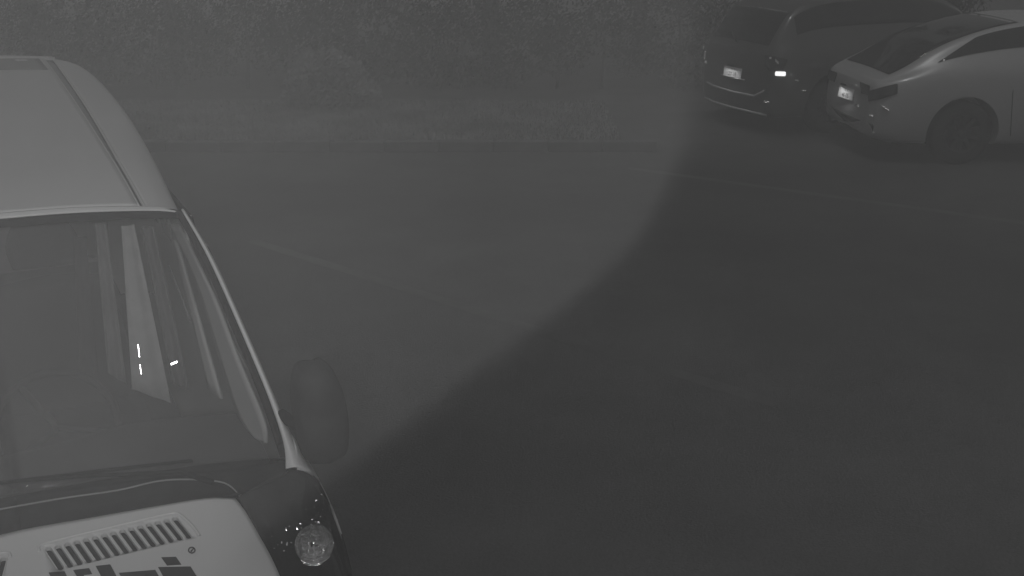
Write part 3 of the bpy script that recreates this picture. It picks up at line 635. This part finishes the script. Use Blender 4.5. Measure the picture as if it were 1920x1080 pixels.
for s in (-1, 1):
    h = extrude_poly('tail_lamp', [(-.002, .34*s, .80), (-.002, .595*s, .80), (-.002, .61*s, .70), (-.002, .40*s, .69)], (-.012, 0, 0), M['lampred'], coupe, .003)
    patch('lamp_lens', crow, M['lampred'], h, 6, 6, .008, u=(0, 2.3), off=.006, vfun=(lambda u: (2.95 + .22*u*u/5, 3.96 - .03*u)) if s < 0 else (lambda u: (14.04 + .03*u, 15.05 - .22*u*u/5)))
patch('rear_diffuser', [[(.03, -.7, .42), (-.005, 0, .40), (.03, .7, .42)], [(.07, -.68, .30), (.03, 0, .26), (.07, .68, .30)]], M['black'], coupe, 3, 3, .03)
glint(coupe, 'reflector', (-.035, -.42, .56), .03, .03); glint(coupe, 'reflector', (.02, -.68, .50), .07, .025)
glint(coupe, 'reflector', (.10, -.80, .60), .08, .022, -.5); glint(coupe, 'reflector', (.06, -.70, .34), .05, .03, .4)
plate_fill(coupe, -.05, .715, .46)
plate(coupe, (-.022, -.02, .63), (-1, -.12, .12), .33, .12, '52 - 0', '46-05')
tube('door_seam', [(1.45, -.868, .30), (1.42, -.888, .5), (1.40, -.882, .75), (1.42, -.85, .90)], .004, M['black'], coupe, 5)
lathe('fuel_cap_mark', [(.0, .003), (.012, .002), (.014, 0)], M['chrome'], coupe, 10, Matrix.Translation((1.08, -.872, .72)) @ Matrix.Rotation(R(90), 4, 'X'))

hatch, hb, hrow = car('hatchback', 'dark tall hatchback showing its tailgate and bright tail reflector', 'car', (2.70, 13.66, 0), 24, [
    (0.00, .66, .26, .86, .58, .95), (.05, .76, .22, .90, .62, 1.05), (.14, .82, .20, .93, .62, 1.20), (.32, .86, .20, .95, .61, 1.40), (.70, .875, .20, .96, .60, 1.53),
    (1.4, .88, .20, .96, .60, 1.57), (2.2, .88, .20, .95, .60, 1.55), (2.75, .875, .20, .94, .61, 1.42), (3.2, .87, .20, .93, .65, 1.12), (3.6, .86, .20, .90, .66, .98),
    (4.0, .82, .24, .80, .6, .88), (4.2, .68, .30, .66, .48, .72)], M['grey'], [(.80, .335, .855), (3.35, .335, .845)], 4.2)
patch('rear_glass', hrow, M['tint'], hatch, 6, 3, .004, u=(.9, 3.0), v=(6.5, 11.5), off=.006)
patch('side_glass', hrow, M['tint'], hatch, 6, 4, .004, u=(3.0, 7.3), v=(4.9, 5.85), off=.006)
patch('side_glass', hrow, M['tint'], hatch, 6, 4, .004, u=(3.0, 7.3), v=(12.15, 13.1), off=.006)
patch('windscreen', hrow, M['tint'], hatch, 6, 3, .004, u=(6.7, 8.6), v=(6.6, 11.4), off=.006)
for s in (-1, 1):
    pts = [(-.01, .60, .93), (.03, .735, .93), (.14, .82, .90), (.10, .80, .78), (.0, .70, .76), (-.015, .62, .82)]
    h = extrude_poly('tail_lamp', [(x, y*s, z) for x, y, z in pts], (-.03, .015*s, 0), M['lampred'], hatch, .004)
glint(hatch, 'reflector', (.06, -.80, .74), .12, .05, 0, 'glowing')['label'] = 'small lit stand-in for the reflector glint at the corner of the dark hatchback'
glint(hatch, 'reflector', (.03, -.76, .87), .05, .05, -1.); glint(hatch, 'reflector', (-.02, -.70, .91), .03, .03)
glint(hatch, 'lamp_edge', (-.03, .66, .88), .03, .05); glint(hatch, 'lamp_edge', (-.035, .62, .80), .02, .12, 0, 'chrome'); glint(hatch, 'lamp_edge', (-.04, .58, .71), .035, .045)
glint(hatch, 'reflector', (.0, -.68, .40), .09, .025); glint(hatch, 'reflector', (.12, -.80, .41), .05, .02); glint(hatch, 'reflector', (.25, -.86, .66), .045, .018, -.3); glint(hatch, 'reflector', (.35, -.88, .54), .05, .015)
plate_fill(hatch, -.07, .74, .42)
plate(hatch, (-.035, .0, .66), (-1, -.08, .10), .33, .12, '15 - 3', '27-18')
tube('plate_surround', [(-.03, -.24, .60), (-.035, 0, .59), (-.03, .24, .60)], .008, M['silver'], hatch, 6)
tube('bumper_crease', [(.02, .66, .46), (-.03, .40, .44), (-.04, 0, .43), (-.03, -.45, .44), (.0, -.60, .52)], .012, M['silver'], hatch, 8)
tube('bumper_step', [(.03, .66, .255), (-.03, .4, .245), (-.04, 0, .24), (-.03, -.42, .245), (.03, -.64, .235)], .014, M['silver'], hatch, 8)
tube('rear_wiper', [(-.01, .0, 1.02), (.04, .2, 1.12)], .008, M['black'], hatch, 6)

# ------------------------------------------------------------------ night mist
hz = box('haze', (-33, -13, -1), (33, 53, 9.5), None, None, 0)
hm = bpy.data.materials.new('mist'); hm.use_nodes = True; t = hm.node_tree; t.nodes.clear()
vo = t.nodes.new('ShaderNodeVolumePrincipled'); vo.inputs['Color'].default_value = (.9, .9, .9, 1); vo.inputs['Density'].default_value = .038; vo.inputs['Anisotropy'].default_value = 0
oo = t.nodes.new('ShaderNodeOutputMaterial'); t.links.new(vo.outputs[0], oo.inputs['Volume']); hz.data.materials.append(hm)
hz['kind'] = 'stuff'; hz['label'] = 'thin night mist filling the air over the car park'; hz['category'] = 'mist'
